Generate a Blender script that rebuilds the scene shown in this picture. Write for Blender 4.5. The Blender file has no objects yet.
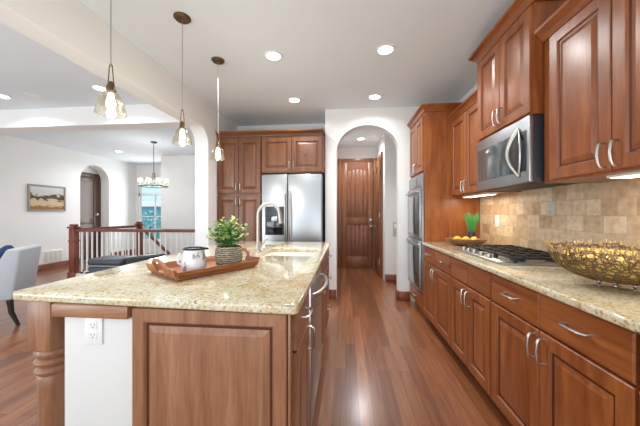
import bpy, bmesh, math, random
from mathutils import Vector, Matrix
random.seed(7)
PI = math.pi
S = bpy.context.scene
COL = S.collection

# ------------------------------------------------------------------ camera
YAW = math.atan(26 / 275)
cd = bpy.data.cameras.new('camera'); cam = bpy.data.objects.new('camera', cd); COL.objects.link(cam)
cam.location = (0, 0, 1.24); cam.rotation_euler = (PI / 2, 0, YAW)
cd.sensor_fit = 'HORIZONTAL'; cd.sensor_width = 36; cd.lens = 275 * 36 / 640; cd.clip_start = 0.02
S.camera = cam
S.cycles.diffuse_bounces = 8

# ------------------------------------------------------------------ world, light, exposure
S.view_settings.view_transform = 'Standard'; S.view_settings.look = 'None'
S.view_settings.gamma = 1; S.view_settings.use_curve_mapping = False
S.view_settings.exposure = 0.08
W = bpy.data.worlds.new('world'); S.world = W; W.use_nodes = True
bg = W.node_tree.nodes['Background']; bg.inputs[0].default_value = (0.86, 0.93, 1.0, 1); bg.inputs[1].default_value = 1.3

def area(name, loc, rot, sx, sy, power, col=(1, 1, 1), shape='RECTANGLE', spread=PI):
    l = bpy.data.lights.new(name, 'AREA'); l.energy = power; l.color = col; l.shape = shape
    l.size = sx; l.size_y = sy; l.spread = spread
    o = bpy.data.objects.new(name, l); COL.objects.link(o); o.location = loc; o.rotation_euler = rot
    return o
# the first two are unseen fills, added and tilted up to brighten the ceiling
area('kitchen_fill', (-0.2, -2.0, 1.0), (PI / 2 + .95, 0, 0), 3.4, 1.8, 60, (0.94, 0.985, 1))
area('living_fill', (-4.4, -1.4, 1.0), (PI / 2 + .85, 0, 0), 3.4, 1.8, 88, (0.94, 0.985, 1))
area('entry_daylight', (-5.6, 7.7, 1.5), (-PI / 2, 0, 0), 0.9, 1.7, 30, (0.93, 0.97, 1))

# ------------------------------------------------------------------ materials
def newmat(name):
    m = bpy.data.materials.new(name); m.use_nodes = True
    return m, m.node_tree.nodes, m.node_tree.links, m.node_tree.nodes['Principled BSDF']
def lin(c):
    return tuple(((x / 255) / 12.92 if x / 255 <= .04045 else ((x / 255 + .055) / 1.055) ** 2.4) for x in c) + (1,)
def plain(name, c, rough=.5, metal=0, coat=0, emit=None, es=0, bump=0, bscale=200):
    m, N, L, b = newmat(name)
    b.inputs['Base Color'].default_value = lin(c); b.inputs['Roughness'].default_value = rough
    b.inputs['Metallic'].default_value = metal; b.inputs['Coat Weight'].default_value = coat
    b.inputs['Coat Roughness'].default_value = .12
    if emit:
        b.inputs['Emission Color'].default_value = lin(emit); b.inputs['Emission Strength'].default_value = es
    tc = N.new('ShaderNodeTexCoord'); n = N.new('ShaderNodeTexNoise'); n.inputs['Scale'].default_value = bscale
    L.new(tc.outputs['Object'], n.inputs['Vector'])
    mr = N.new('ShaderNodeMapRange'); mr.inputs[3].default_value = rough * .9; mr.inputs[4].default_value = min(1, rough * 1.1)
    L.new(n.outputs['Fac'], mr.inputs[0]); L.new(mr.outputs[0], b.inputs['Roughness'])
    if bump:
        bp = N.new('ShaderNodeBump'); bp.inputs['Strength'].default_value = bump; bp.inputs['Distance'].default_value = .004
        L.new(n.outputs['Fac'], bp.inputs['Height']); L.new(bp.outputs[0], b.inputs['Normal'])
    return m
def ramp(N, stops):
    r = N.new('ShaderNodeValToRGB'); e = r.color_ramp.elements
    while len(e) < len(stops): e.new(.5)
    for i, (p, c) in enumerate(stops): e[i].position = p; e[i].color = lin(c) if len(c) == 3 else c
    return r
def wood(name, dark, mid, light, axis=2, rough=.36, coat=.22, scale=1.0, knots=True):
    m, N, L, b = newmat(name)
    tc = N.new('ShaderNodeTexCoord'); oi = N.new('ShaderNodeObjectInfo')
    ad = N.new('ShaderNodeVectorMath'); ad.operation = 'MULTIPLY_ADD'
    ad.inputs[1].default_value = (7, 5, 3)
    L.new(oi.outputs['Random'], ad.inputs[0]); L.new(tc.outputs['Object'], ad.inputs[2])
    mp = N.new('ShaderNodeMapping'); sc = [9 * scale] * 3; sc[axis] = .9 * scale; mp.inputs['Scale'].default_value = sc
    L.new(ad.outputs[0], mp.inputs[0])
    n1 = N.new('ShaderNodeTexNoise'); n1.inputs['Scale'].default_value = 1.6; n1.inputs['Detail'].default_value = 6
    n1.inputs['Distortion'].default_value = .8
    L.new(mp.outputs[0], n1.inputs['Vector'])
    r = ramp(N, [(.25, dark), (.5, mid), (.78, light)]); L.new(n1.outputs['Fac'], r.inputs[0])
    n2 = N.new('ShaderNodeTexNoise'); n2.inputs['Scale'].default_value = 9; n2.inputs['Detail'].default_value = 4
    L.new(mp.outputs[0], n2.inputs['Vector'])
    mx = N.new('ShaderNodeMix'); mx.data_type = 'RGBA'; mx.blend_type = 'MULTIPLY'; mx.inputs[0].default_value = .35
    r2 = ramp(N, [(.35, (170, 160, 150)), (.6, (255, 255, 255))]); L.new(n2.outputs['Fac'], r2.inputs[0])
    L.new(r.outputs[0], mx.inputs[6]); L.new(r2.outputs[0], mx.inputs[7]); out = mx.outputs[2]
    if knots:
        v = N.new('ShaderNodeTexVoronoi'); v.inputs['Scale'].default_value = 3.0
        mk = N.new('ShaderNodeMapping'); ks = [1.0] * 3; ks[axis] = .75; mk.inputs['Scale'].default_value = ks
        L.new(ad.outputs[0], mk.inputs[0]); L.new(mk.outputs[0], v.inputs['Vector'])
        rk = ramp(N, [(.025, (70, 40, 25)), (.06, (255, 255, 255))]); L.new(v.outputs['Distance'], rk.inputs[0])
        m3 = N.new('ShaderNodeMix'); m3.data_type = 'RGBA'; m3.blend_type = 'MULTIPLY'; m3.inputs[0].default_value = .8
        L.new(out, m3.inputs[6]); L.new(rk.outputs[0], m3.inputs[7]); out = m3.outputs[2]
    L.new(out, b.inputs['Base Color'])
    b.inputs['Roughness'].default_value = rough; b.inputs['Coat Weight'].default_value = coat; b.inputs['Coat Roughness'].default_value = .28
    return m
M = {}
CAB = ((118, 59, 23), (145, 80, 35), (168, 102, 52))
M['wood'] = wood('alder_vertical', *CAB, axis=2)
M['wood_h'] = wood('alder_horizontal', *CAB, axis=0)
PAN_SHADED = ((92, 50, 24), (116, 68, 36), (134, 84, 48))  # cabinet alder made darker: dimmer light at the back wall put into the colour
M['pwood'] = wood('alder_shaded_vertical', *PAN_SHADED, axis=2)
M['wood_shaded_h'] = wood('alder_shaded_horizontal', *PAN_SHADED, axis=0)
ISL_LIT = ((130, 82, 54), (152, 104, 73), (170, 124, 92))  # cabinet alder made paler: front light on the island put into the colour
M['iwood'] = wood('alder_lit_vertical', *ISL_LIT, axis=2)
M['wood_lit_h'] = wood('alder_lit_horizontal', *ISL_LIT, axis=0)
M['doord'] = wood('dark_door_wood', (66, 38, 22), (84, 52, 32), (100, 66, 42), axis=2)
M['glaze'] = plain('dark_glaze', (78, 36, 18), .4)
M['door'] = wood('rustic_door_wood', (122, 72, 40), (140, 86, 52), (156, 100, 62), axis=2)
M['rail'] = wood('railing_wood', (78, 30, 16), (112, 48, 28), (134, 64, 40), axis=0, knots=False)
M['post'] = wood('newel_wood', (92, 38, 20), (128, 60, 34), (150, 78, 48), axis=2, knots=False)
M['base'] = wood('baseboard_wood', (100, 48, 28), (132, 70, 42), (152, 88, 56), axis=0, knots=False)
M['tray'] = wood('acacia_tray', (110, 56, 28), (166, 98, 56), (206, 146, 96), axis=0, rough=.45, coat=.1, scale=3)
M['bowlwood'] = wood('carved_bowl_wood', (70, 40, 20), (120, 74, 40), (160, 108, 62), axis=0, rough=.4, scale=4, knots=False)
M['wall'] = plain('wall_paint', (232, 231, 229), .85, bump=.08, bscale=90)
M['ceil'] = plain('ceiling_paint', (224, 231, 236), .9, bump=.1, bscale=70)
M['trimwhite'] = plain('white_trim', (236, 235, 232), .45)
M['pony'] = plain('island_white_paint', (219, 218, 215), .6, bump=.04, bscale=120)
M['chrome'] = plain('brushed_nickel', (190, 186, 180), .34, 1)
M['nickel'] = plain('satin_pull', (196, 192, 186), .3, 1)
M['bronze'] = plain('aged_bronze', (112, 90, 62), .4, .85)
M['darkmetal'] = plain('dark_iron', (52, 48, 46), .45, .7)
M['chan'] = plain('weathered_bronze', (96, 86, 74), .5, .5)
M['black'] = plain('black_gloss', (14, 15, 18), .08, 0, .6)
M['blackmatte'] = plain('cast_iron', (26, 26, 28), .5)
M['charcoal'] = plain('charcoal_side', (40, 44, 52), .35)
M['plastic'] = plain('white_plastic', (232, 232, 230), .4)
M['slot'] = plain('dark_slot', (70, 66, 62), .6)
M['ceramic'] = plain('white_basin', (244, 242, 236), .2, 0, .5)
M['greyfab'] = plain('light_grey_fabric', (176, 180, 186), .9, bump=.25, bscale=500)
M['bluefab'] = plain('navy_fabric', (26, 60, 98), .9, bump=.25, bscale=400)
M['leather'] = plain('black_leather', (50, 54, 62), .38, bump=.12, bscale=260)
M['leather_l'] = plain('grey_leather_piping', (150, 156, 166), .35)
M['leather_shaded'] = plain('black_leather_shaded', (34, 34, 38), .42, bump=.12, bscale=260)  # darker copy of the leather, shade on the receding side put into its colour
M['lemon'] = plain('lemon_skin', (226, 176, 70), .5, bump=.2, bscale=300)
M['grass'] = plain('faux_grass', (72, 158, 86), .6)
M['vase'] = plain('dark_vase', (44, 46, 54), .3)
def gold_mat():
    m, N, L, b = newmat('gold_inside')
    tc = N.new('ShaderNodeTexCoord'); v = N.new('ShaderNodeTexVoronoi'); v.feature = 'DISTANCE_TO_EDGE'; v.inputs['Scale'].default_value = 42
    L.new(tc.outputs['Object'], v.inputs['Vector'])
    r = ramp(N, [(.02, (136, 102, 60)), (.07, (246, 212, 132))]); L.new(v.outputs['Distance'], r.inputs[0]); L.new(r.outputs[0], b.inputs['Base Color'])
    b.inputs['Roughness'].default_value = .42; b.inputs['Metallic'].default_value = .25
    bp = N.new('ShaderNodeBump'); bp.inputs['Distance'].default_value = .003; bp.invert = True; L.new(r.outputs[0], bp.inputs['Height']); L.new(bp.outputs[0], b.inputs['Normal'])
    return m
M['gold'] = gold_mat()
M['twig'] = plain('twig_metal', (118, 94, 62), .42, .5)
M['twig_l'] = plain('pale_twig_metal', (186, 160, 126), .42, .5)
M['leafA'] = plain('leaf_green', (112, 170, 88), .55)
M['leafB'] = plain('leaf_lime', (196, 216, 134), .55)
M['leafC'] = plain('leaf_dark', (56, 122, 72), .55)
M['stem'] = plain('stem_green', (96, 110, 70), .6)
M['lamp'] = plain('lamp_glow', (255, 255, 255), .5, emit=(255, 250, 240), es=14)
M['bulb'] = plain('bulb_glow', (255, 250, 230), .5, emit=(255, 238, 200), es=9)
M['strip'] = plain('cabinet_light_glow', (255, 250, 230), .5, emit=(255, 228, 180), es=5)
M['silverframe'] = plain('weathered_frame', (150, 138, 120), .5)
M['winframe'] = plain('window_white', (238, 240, 240), .4)

def stainless(name, c, axis=2):
    m, N, L, b = newmat(name)
    tc = N.new('ShaderNodeTexCoord'); mp = N.new('ShaderNodeMapping'); s = [160] * 3; s[axis] = 2
    mp.inputs['Scale'].default_value = s; L.new(tc.outputs['Object'], mp.inputs[0])
    n = N.new('ShaderNodeTexNoise'); n.inputs['Scale'].default_value = 1; n.inputs['Detail'].default_value = 3
    L.new(mp.outputs[0], n.inputs['Vector'])
    mr = N.new('ShaderNodeMapRange'); mr.inputs[3].default_value = .26; mr.inputs[4].default_value = .4
    L.new(n.outputs['Fac'], mr.inputs[0]); L.new(mr.outputs[0], b.inputs['Roughness'])
    b.inputs['Base Color'].default_value = lin(c); b.inputs['Metallic'].default_value = .92
    return m
M['steel'] = stainless('stainless_steel', (172, 175, 178), 0)
M['steel_v'] = stainless('stainless_upright', (190, 192, 194), 2)

def glassmat(name, tint=(255, 255, 255), rough=0.0, ior=1.45):
    m, N, L, b = newmat(name)
    b.inputs['Base Color'].default_value = lin(tint); b.inputs['Roughness'].default_value = rough
    b.inputs['Transmission Weight'].default_value = 1; b.inputs['IOR'].default_value = ior
    return m
def thin_glass():
    m, N, L, b = newmat('shade_glass')
    tr = N.new('ShaderNodeBsdfTransparent'); tr.inputs[0].default_value = lin((252, 250, 242)); gl = N.new('ShaderNodeBsdfGlossy'); gl.inputs['Roughness'].default_value = .05
    lw = N.new('ShaderNodeLayerWeight'); lw.inputs[0].default_value = .35
    mr = N.new('ShaderNodeMapRange'); mr.inputs[3].default_value = .06; mr.inputs[4].default_value = .45; L.new(lw.outputs['Facing'], mr.inputs[0])
    mx = N.new('ShaderNodeMixShader'); L.new(mr.outputs[0], mx.inputs[0]); L.new(tr.outputs[0], mx.inputs[1]); L.new(gl.outputs[0], mx.inputs[2])
    L.new(mx.outputs[0], N['Material Output'].inputs['Surface']); return m
M['glass'] = thin_glass()
M['pane'] = glassmat('pane_glass', (255, 255, 255), 0, 1.02)
M['ovenglass'] = plain('oven_glass', (40, 48, 54), .06, 0, .8)
M['mwglass'] = plain('microwave_glass', (72, 78, 80), .1, 0, .8)

def granite():
    m, N, L, b = newmat('cream_granite')
    tc = N.new('ShaderNodeTexCoord')
    def noise(s, d=4, dist=0):
        n = N.new('ShaderNodeTexNoise'); n.inputs['Scale'].default_value = s; n.inputs['Detail'].default_value = d
        n.inputs['Distortion'].default_value = dist; L.new(tc.outputs['Object'], n.inputs['Vector']); return n
    n1 = noise(7, 6, 1.2); r1 = ramp(N, [(.3, (196, 178, 140)), (.48, (214, 202, 172)), (.68, (222, 218, 202))])
    L.new(n1.outputs['Fac'], r1.inputs[0])
    n2 = noise(85, 5); r2 = ramp(N, [(.33, (150, 116, 80)), (.42, (228, 218, 198)), (.6, (255, 255, 250))])
    L.new(n2.outputs['Fac'], r2.inputs[0])
    mx = N.new('ShaderNodeMix'); mx.data_type = 'RGBA'; mx.blend_type = 'MULTIPLY'; mx.inputs[0].default_value = .75
    L.new(r1.outputs[0], mx.inputs[6]); L.new(r2.outputs[0], mx.inputs[7])
    n3 = noise(48, 3, .5); r3 = ramp(N, [(.28, (1, 1, 1, 1)), (.33, (0, 0, 0, 1))]); L.new(n3.outputs['Fac'], r3.inputs[0])
    m2 = N.new('ShaderNodeMix'); m2.data_type = 'RGBA'; L.new(r3.outputs[0], m2.inputs[0])
    m2.inputs[7].default_value = lin((92, 88, 84)); L.new(mx.outputs[2], m2.inputs[6])
    L.new(m2.outputs[2], b.inputs['Base Color'])
    b.inputs['Roughness'].default_value = .07; b.inputs['Coat Weight'].default_value = .4; b.inputs['Coat Roughness'].default_value = .05
    return m
M['granite'] = granite()

def floor_mat():
    m, N, L, b = newmat('hardwood_planks')
    tc = N.new('ShaderNodeTexCoord'); mp = N.new('ShaderNodeMapping'); mp.inputs['Rotation'].default_value = (0, 0, PI / 2)
    L.new(tc.outputs['Object'], mp.inputs[0])
    br = N.new('ShaderNodeTexBrick'); br.inputs['Scale'].default_value = 1
    br.inputs['Brick Width'].default_value = 1.1; br.inputs['Row Height'].default_value = .083; br.offset = .37
    br.inputs['Mortar Size'].default_value = .0012; br.inputs['Bias'].default_value = 0
    br.inputs['Color1'].default_value = lin((122, 72, 42)); br.inputs['Color2'].default_value = lin((160, 104, 66))
    br.inputs['Mortar'].default_value = lin((78, 44, 32)); L.new(mp.outputs[0], br.inputs['Vector'])
    n = N.new('ShaderNodeTexNoise'); mg = N.new('ShaderNodeMapping'); mg.inputs['Scale'].default_value = (26, 1.6, 10)
    L.new(tc.outputs['Object'], mg.inputs[0]); L.new(mg.outputs[0], n.inputs['Vector'])
    n.inputs['Scale'].default_value = 1.5; n.inputs['Detail'].default_value = 5; n.inputs['Distortion'].default_value = 1
    r = ramp(N, [(.3, (186, 174, 168)), (.65, (255, 250, 246))]); L.new(n.outputs['Fac'], r.inputs[0])
    mx = N.new('ShaderNodeMix'); mx.data_type = 'RGBA'; mx.blend_type = 'MULTIPLY'; mx.inputs[0].default_value = .8
    L.new(br.outputs['Color'], mx.inputs[6]); L.new(r.outputs[0], mx.inputs[7])
    L.new(mx.outputs[2], b.inputs['Base Color']); b.inputs['Roughness'].default_value = .3
    b.inputs['Coat Weight'].default_value = .6; b.inputs['Coat Roughness'].default_value = .2
    return m
M['floor'] = floor_mat()

def tile_mat():
    m, N, L, b = newmat('travertine_tile')
    tc = N.new('ShaderNodeTexCoord'); sp = N.new('ShaderNodeSeparateXYZ'); cb = N.new('ShaderNodeCombineXYZ')
    L.new(tc.outputs['Object'], sp.inputs[0]); L.new(sp.outputs['Y'], cb.inputs['X']); L.new(sp.outputs['Z'], cb.inputs['Y'])
    br = N.new('ShaderNodeTexBrick'); br.inputs['Scale'].default_value = 1; br.inputs['Brick Width'].default_value = .135
    br.inputs['Row Height'].default_value = .102; br.inputs['Mortar Size'].default_value = .0025; br.offset = .5
    br.squash = .75; br.squash_frequency = 3
    br.inputs['Color1'].default_value = lin((180, 150, 120)); br.inputs['Color2'].default_value = lin((222, 202, 176))
    br.inputs['Mortar'].default_value = lin((188, 174, 150)); br.inputs['Bias'].default_value = .1
    L.new(cb.outputs[0], br.inputs['Vector'])
    n = N.new('ShaderNodeTexNoise'); n.inputs['Scale'].default_value = 22; n.inputs['Detail'].default_value = 6
    L.new(tc.outputs['Object'], n.inputs['Vector'])
    r = ramp(N, [(.3, (214, 200, 184)), (.6, (255, 252, 246))]); L.new(n.outputs['Fac'], r.inputs[0])
    mx = N.new('ShaderNodeMix'); mx.data_type = 'RGBA'; mx.blend_type = 'MULTIPLY'; mx.inputs[0].default_value = .7
    L.new(br.outputs['Color'], mx.inputs[6]); L.new(r.outputs[0], mx.inputs[7]); L.new(mx.outputs[2], b.inputs['Base Color'])
    bp = N.new('ShaderNodeBump'); bp.inputs['Strength'].default_value = .5; bp.inputs['Distance'].default_value = .003; bp.invert = True
    L.new(br.outputs['Fac'], bp.inputs['Height']); L.new(bp.outputs[0], b.inputs['Normal'])
    b.inputs['Roughness'].default_value = .45
    return m
M['tile'] = tile_mat()

def painting_mat():
    m, N, L, b = newmat('landscape_canvas')
    tc = N.new('ShaderNodeTexCoord'); sp = N.new('ShaderNodeSeparateXYZ'); L.new(tc.outputs['Object'], sp.inputs[0])
    n = N.new('ShaderNodeTexNoise'); n.inputs['Scale'].default_value = 7; n.inputs['Detail'].default_value = 5
    mp = N.new('ShaderNodeMapping'); mp.inputs['Scale'].default_value = (1, 1, 2.5); L.new(tc.outputs['Object'], mp.inputs[0]); L.new(mp.outputs[0], n.inputs['Vector'])
    ma = N.new('ShaderNodeMath'); ma.operation = 'MULTIPLY_ADD'; ma.inputs[1].default_value = .3; L.new(n.outputs['Fac'], ma.inputs[0])
    L.new(sp.outputs['Z'], ma.inputs[2])
    r = ramp(N, [(.0, (150, 112, 66)), (.22, (140, 100, 58)), (.3, (206, 172, 128)), (.42, (196, 176, 140)), (.5, (188, 176, 150)),
                 (.52, (70, 54, 40)), (.68, (86, 70, 50)), (.71, (198, 190, 178)), (.85, (190, 198, 200)), (1, (206, 208, 206))])
    mr = N.new('ShaderNodeMapRange'); mr.inputs[1].default_value = .12; mr.inputs[2].default_value = .66
    L.new(ma.outputs[0], mr.inputs[0]); L.new(mr.outputs[0], r.inputs[0]); L.new(r.outputs[0], b.inputs['Base Color'])
    b.inputs['Roughness'].default_value = .7
    return m
M['canvas'] = painting_mat()

def basket_mat():
    m, N, L, b = newmat('woven_basket')
    tc = N.new('ShaderNodeTexCoord'); w = N.new('ShaderNodeTexWave'); w.bands_direction = 'Z'
    w.inputs['Scale'].default_value = 28; w.inputs['Distortion'].default_value = 5; w.inputs['Detail'].default_value = 3
    w.inputs['Detail Scale'].default_value = 3
    L.new(tc.outputs['Object'], w.inputs['Vector'])
    r = ramp(N, [(.1, (104, 94, 78)), (.6, (176, 164, 142)), (1, (206, 198, 180))]); L.new(w.outputs['Fac'], r.inputs[0])
    L.new(r.outputs[0], b.inputs['Base Color']); b.inputs['Roughness'].default_value = .8
    bp = N.new('ShaderNodeBump'); bp.inputs['Distance'].default_value = .006; L.new(w.outputs['Fac'], bp.inputs['Height']); L.new(bp.outputs[0], b.inputs['Normal'])
    return m
M['basket'] = basket_mat()
def jug_mat():
    m, N, L, b = newmat('leaf_printed_enamel')
    tc = N.new('ShaderNodeTexCoord'); n = N.new('ShaderNodeTexNoise'); n.inputs['Scale'].default_value = 30; n.inputs['Detail'].default_value = 2
    mp = N.new('ShaderNodeMapping'); mp.inputs['Scale'].default_value = (1, 1, .6); L.new(tc.outputs['Object'], mp.inputs[0]); L.new(mp.outputs[0], n.inputs['Vector'])
    r = ramp(N, [(.40, (150, 166, 160)), (.46, (230, 234, 236))]); L.new(n.outputs['Fac'], r.inputs[0])
    L.new(r.outputs[0], b.inputs['Base Color']); b.inputs['Roughness'].default_value = .2
    return m
M['jug'] = jug_mat()

# ------------------------------------------------------------------ mesh helpers
class MB:
    def __init__(s): s.bm = bmesh.new()
    def box(s, x0, x1, y0, y1, z0, z1, bev=0, seg=2):
        t = bmesh.new()
        bmesh.ops.create_cube(t, size=1)
        for v in t.verts:
            v.co = Vector((x0 if v.co.x < 0 else x1, y0 if v.co.y < 0 else y1, z0 if v.co.z < 0 else z1))
        if bev: bmesh.ops.bevel(t, geom=t.edges[:], offset=bev, segments=seg, profile=.5, affect='EDGES')
        s.join(t); return s
    def join(s, t, mat=None):
        if mat is not None: bmesh.ops.transform(t, matrix=mat, verts=t.verts)
        me = bpy.data.meshes.new('tmp'); t.to_mesh(me); t.free(); s.bm.from_mesh(me); bpy.data.meshes.remove(me)
    def tube(s, pts, r, seg=10, cap=True, closed=False):
        pts = [Vector(p) for p in pts]; n = len(pts)
        rs = r if isinstance(r, (list, tuple)) else [r] * n
        rings = []; up = None
        for i, p in enumerate(pts):
            if closed: t = (pts[(i + 1) % n] - pts[i - 1])
            else: t = pts[min(i + 1, n - 1)] - pts[max(i - 1, 0)]
            t.normalize()
            if up is None:
                up = Vector((0, 0, 1)) if abs(t.z) < .9 else Vector((1, 0, 0))
            a = (up - t * up.dot(t)).normalized(); b = t.cross(a); up = a
            rings.append([s.bm.verts.new(p + (a * math.cos(2 * PI * k / seg) + b * math.sin(2 * PI * k / seg)) * rs[i]) for k in range(seg)])
        m = n if closed else n - 1
        for i in range(m):
            A, B = rings[i], rings[(i + 1) % n]
            for k in range(seg): s.bm.faces.new((A[k], A[(k + 1) % seg], B[(k + 1) % seg], B[k]))
        if cap and not closed:
            s.bm.faces.new(rings[0][::-1]); s.bm.faces.new(rings[-1])
        return s
    def lathe(s, prof, seg=28, c=(0, 0, 0), cap=True, sx=1, sy=1):
        rings = []
        for r, z in prof:
            rings.append([s.bm.verts.new((c[0] + r * sx * math.cos(2 * PI * k / seg), c[1] + r * sy * math.sin(2 * PI * k / seg), c[2] + z)) for k in range(seg)])
        for A, B in zip(rings, rings[1:]):
            for k in range(seg): s.bm.faces.new((A[k], A[(k + 1) % seg], B[(k + 1) % seg], B[k]))
        if cap: s.bm.faces.new(rings[0][::-1]); s.bm.faces.new(rings[-1])
        return s
    def prism(s, poly, a, b, axis='x'):
        def P(u, v, w): return {'x': (w, u, v), 'y': (u, w, v), 'z': (u, v, w)}[axis]
        A = [s.bm.verts.new(P(u, v, a)) for u, v in poly]; B = [s.bm.verts.new(P(u, v, b)) for u, v in poly]
        n = len(poly)
        s.bm.faces.new(A); s.bm.faces.new(B[::-1])
        for i in range(n): s.bm.faces.new((A[i], B[i], B[(i + 1) % n], A[(i + 1) % n]))
        return s
    def quad(s, *p): s.bm.faces.new([s.bm.verts.new(q) for q in p]); return s
    def sphere(s, c, r, u=14, v=10, sc=(1, 1, 1)):
        t = bmesh.new(); bmesh.ops.create_uvsphere(t, u_segments=u, v_segments=v, radius=r)
        s.join(t, Matrix.Translation(c) @ Matrix.Diagonal((*sc, 1))); return s
    def build(s, name, mat, parent=None, smooth=True, auto=35):
        bmesh.ops.recalc_face_normals(s.bm, faces=s.bm.faces)
        me = bpy.data.meshes.new(name); s.bm.to_mesh(me); s.bm.free()
        me.materials.append(mat)
        if smooth:
            me.polygons.foreach_set('use_smooth', [True] * len(me.polygons))
            me.set_sharp_from_angle(angle=math.radians(auto))
        o = bpy.data.objects.new(name, me); COL.objects.link(o)
        if parent: o.parent = parent
        return o
def tag(o, label, cat, group=None, kind=None):
    if label: o['label'] = label
    if cat: o['category'] = cat
    if group: o['group'] = group
    if kind: o['kind'] = kind
    return o
def thing(name, label, cat, loc=(0, 0, 0), rz=0, group=None):
    o = bpy.data.objects.new(name, None); COL.objects.link(o); o.empty_display_size = .05
    o.location = loc; o.rotation_euler = (0, 0, rz)
    return tag(o, label, cat, group)
def struct(o): o['kind'] = 'structure'; return o
def copy_tree(o, parent=None, loc=None, rz=None, label=None):
    c = o.copy(); COL.objects.link(c)
    if parent: c.parent = parent
    if loc: c.location = loc
    if rz is not None: c.rotation_euler = (0, 0, rz)
    if label: c['label'] = label
    for ch in [k for k in COL.objects if k.parent == o]: copy_tree(ch, c)
    return c
def arc(cx, cy, r, a0, a1, n, ry=None):
    ry = ry or r
    return [(cx + r * math.cos(a0 + (a1 - a0) * i / n), cy + ry * math.sin(a0 + (a1 - a0) * i / n)) for i in range(n + 1)]

# ------------------------------------------------------------------ setting: room shell
H = 2.74
fl = MB()
def slab(x0, x1, y0, y1): fl.box(x0, x1, y0, y1, -.12, 0)
SX0, SX1, SY0, SY1 = -5.25, -2.1, 4.78, 6.35          # stairwell
slab(-6.75, 1.62, -2.2, SY0); slab(-6.75, SX0, SY0, SY1); slab(SX1, 1.62, SY0, SY1); slab(-6.75, 1.62, SY1, 9.2)
struct(fl.build('floor', M['floor'], smooth=False))
struct(MB().box(-6.75, 1.62, -2.2, 9.2, H, H + .1).build('ceiling', M['ceil'], smooth=False))
struct(MB().box(1.51, 1.62, -2.2, 6.4, 0, H).build('wall_right', M['wall'], smooth=False))

def arch_prism(u0, u1, h, o0, o1, spring, rise, a, b, axis):
    """wall panel with an arched opening from the floor"""
    mb = MB(); n = 24
    c = (o0 + o1) / 2; r = (o1 - o0) / 2
    top = arc(c, spring, r, PI, 0, n, rise)
    poly = [(u0, 0), (o0, 0)] + top + [(o1, 0), (u1, 0), (u1, h), (u0, h)]
    mb.prism(poly, a, b, axis); return mb
struct(arch_prism(-.30, 1.51, H, -.137, .74, 2.13, .37, 3.98, 4.13, 'y').build('wall_archway', M['wall'], auto=20))
struct(arch_prism(3.2, 8.0, H, 6.17, 7.0, 2.065, .415, -6.5, -6.74, 'x').build('wall_left', M['wall'], auto=20))
# header on the kitchen's left with its rounded end and the column that carries it
r = .22
poly = [(-1.6, 2.385), (3.59 - r, 2.385)] + arc(3.59 - r, 2.385 - r, r, PI / 2, 0, 10)[1:] + [(3.59, 0), (4.6, 0), (4.6, H), (-1.6, H)]
struct(MB().prism(poly, -2.06, -1.87, 'x').build('wall_header', M['wall'], auto=20))
struct(MB().box(-6.5, -2.06, 3.55, 3.8, 2.48, H).build('trim_1', M['wall'], smooth=False))      # dropped beam across the living room
struct(MB().box(-2.06, -.30, 4.6, 4.72, 0, H).build('wall_back', M['wall'], smooth=False))
struct(MB().box(-.30, -.2, 4.13, 6.32, 0, H).build('wall_hall_left', M['wall'], smooth=False))
struct(MB().box(.70, 1.51, 5.05, 6.4, 0, H).build('wall_hall_right', M['wall'], smooth=False))
struct(MB().box(-.2, .70, 6.32, 6.42, 0, H).build('wall_hall_end', M['wall'], smooth=False))
struct(MB().box(-4.84, -2.06, 6.8, 6.95, -2.7, H).build('wall_entry', M['wall'], smooth=False))
# wall with the tall arched window beyond the entry
wx0, wx1 = -6.46, -5.4
mb = MB(); c = (wx0 + wx1) / 2; rr = (wx1 - wx0) / 2
poly = [(-6.5, 0), (wx0, 0), (wx0, .35), (wx1, .35), (wx1, 0), (-4.0, 0), (-4.0, H), (-6.5, H)]
mb.box(-6.5, wx0, 8.0, 8.15, 0, H); mb.box(wx1, -4.0, 8.0, 8.15, 0, H); mb.box(wx0, wx1, 8.0, 8.15, 0, .35)
ap = arc(c, 2.05, rr, PI, 0, 20, .34)
mb.prism([(wx0, H)] + ap + [(wx1, H)], 8.0, 8.15, 'y')
struct(mb.build('wall_window', M['wall'], auto=20))
wf = thing('window_1', None, None, (0, 0, 0)); wf['kind'] = 'structure'
mb = MB()
mb.box(wx0, wx0 + .05, 8.04, 8.1, .35, 2.06).box(wx1 - .05, wx1, 8.04, 8.1, .35, 2.06).box(wx0, wx1, 8.04, 8.1, .35, .42).box(wx0, wx1, 8.04, 8.1, 1.78, 1.86)
mb.box(c - .015, c + .015, 8.05, 8.09, .4, 1.8).box(wx0, wx1, 8.05, 8.09, 1.12, 1.15)
mb.tube([(x, 8.07, z - .02) for x, z in ap], .03, 8)
mb.build('window_frame', M['winframe'], wf)
mb = MB(); mb.prism([(wx0 + .02, .37)] + [(x * .98 + c * .02, z - .01) for x, z in ap] + [(wx1 - .02, .37)], 8.066, 8.072, 'y'); mb.build('pane', M['pane'], wf)
# niche behind the left arch and stairwell shell
struct(MB().box(-6.86, -6.80, 6.0, 7.2, 0, H).build('wall_niche', M['wall'], smooth=False))
struct(MB().box(SX0 - .02, SX1, SY0 - .1, SY0 - .001, -2.7, -.121).box(SX0 - .1, SX0 - .001, SY0, SY1, -2.7, -.121).box(SX1 + .001, SX1 + .1, SY0, SY1, -2.7, -.121).box(SX0, SX1, SY1 + .001, SY1 + .1, -2.7, -.121).build('wall_stairwell', M['wall'], smooth=False))

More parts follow.
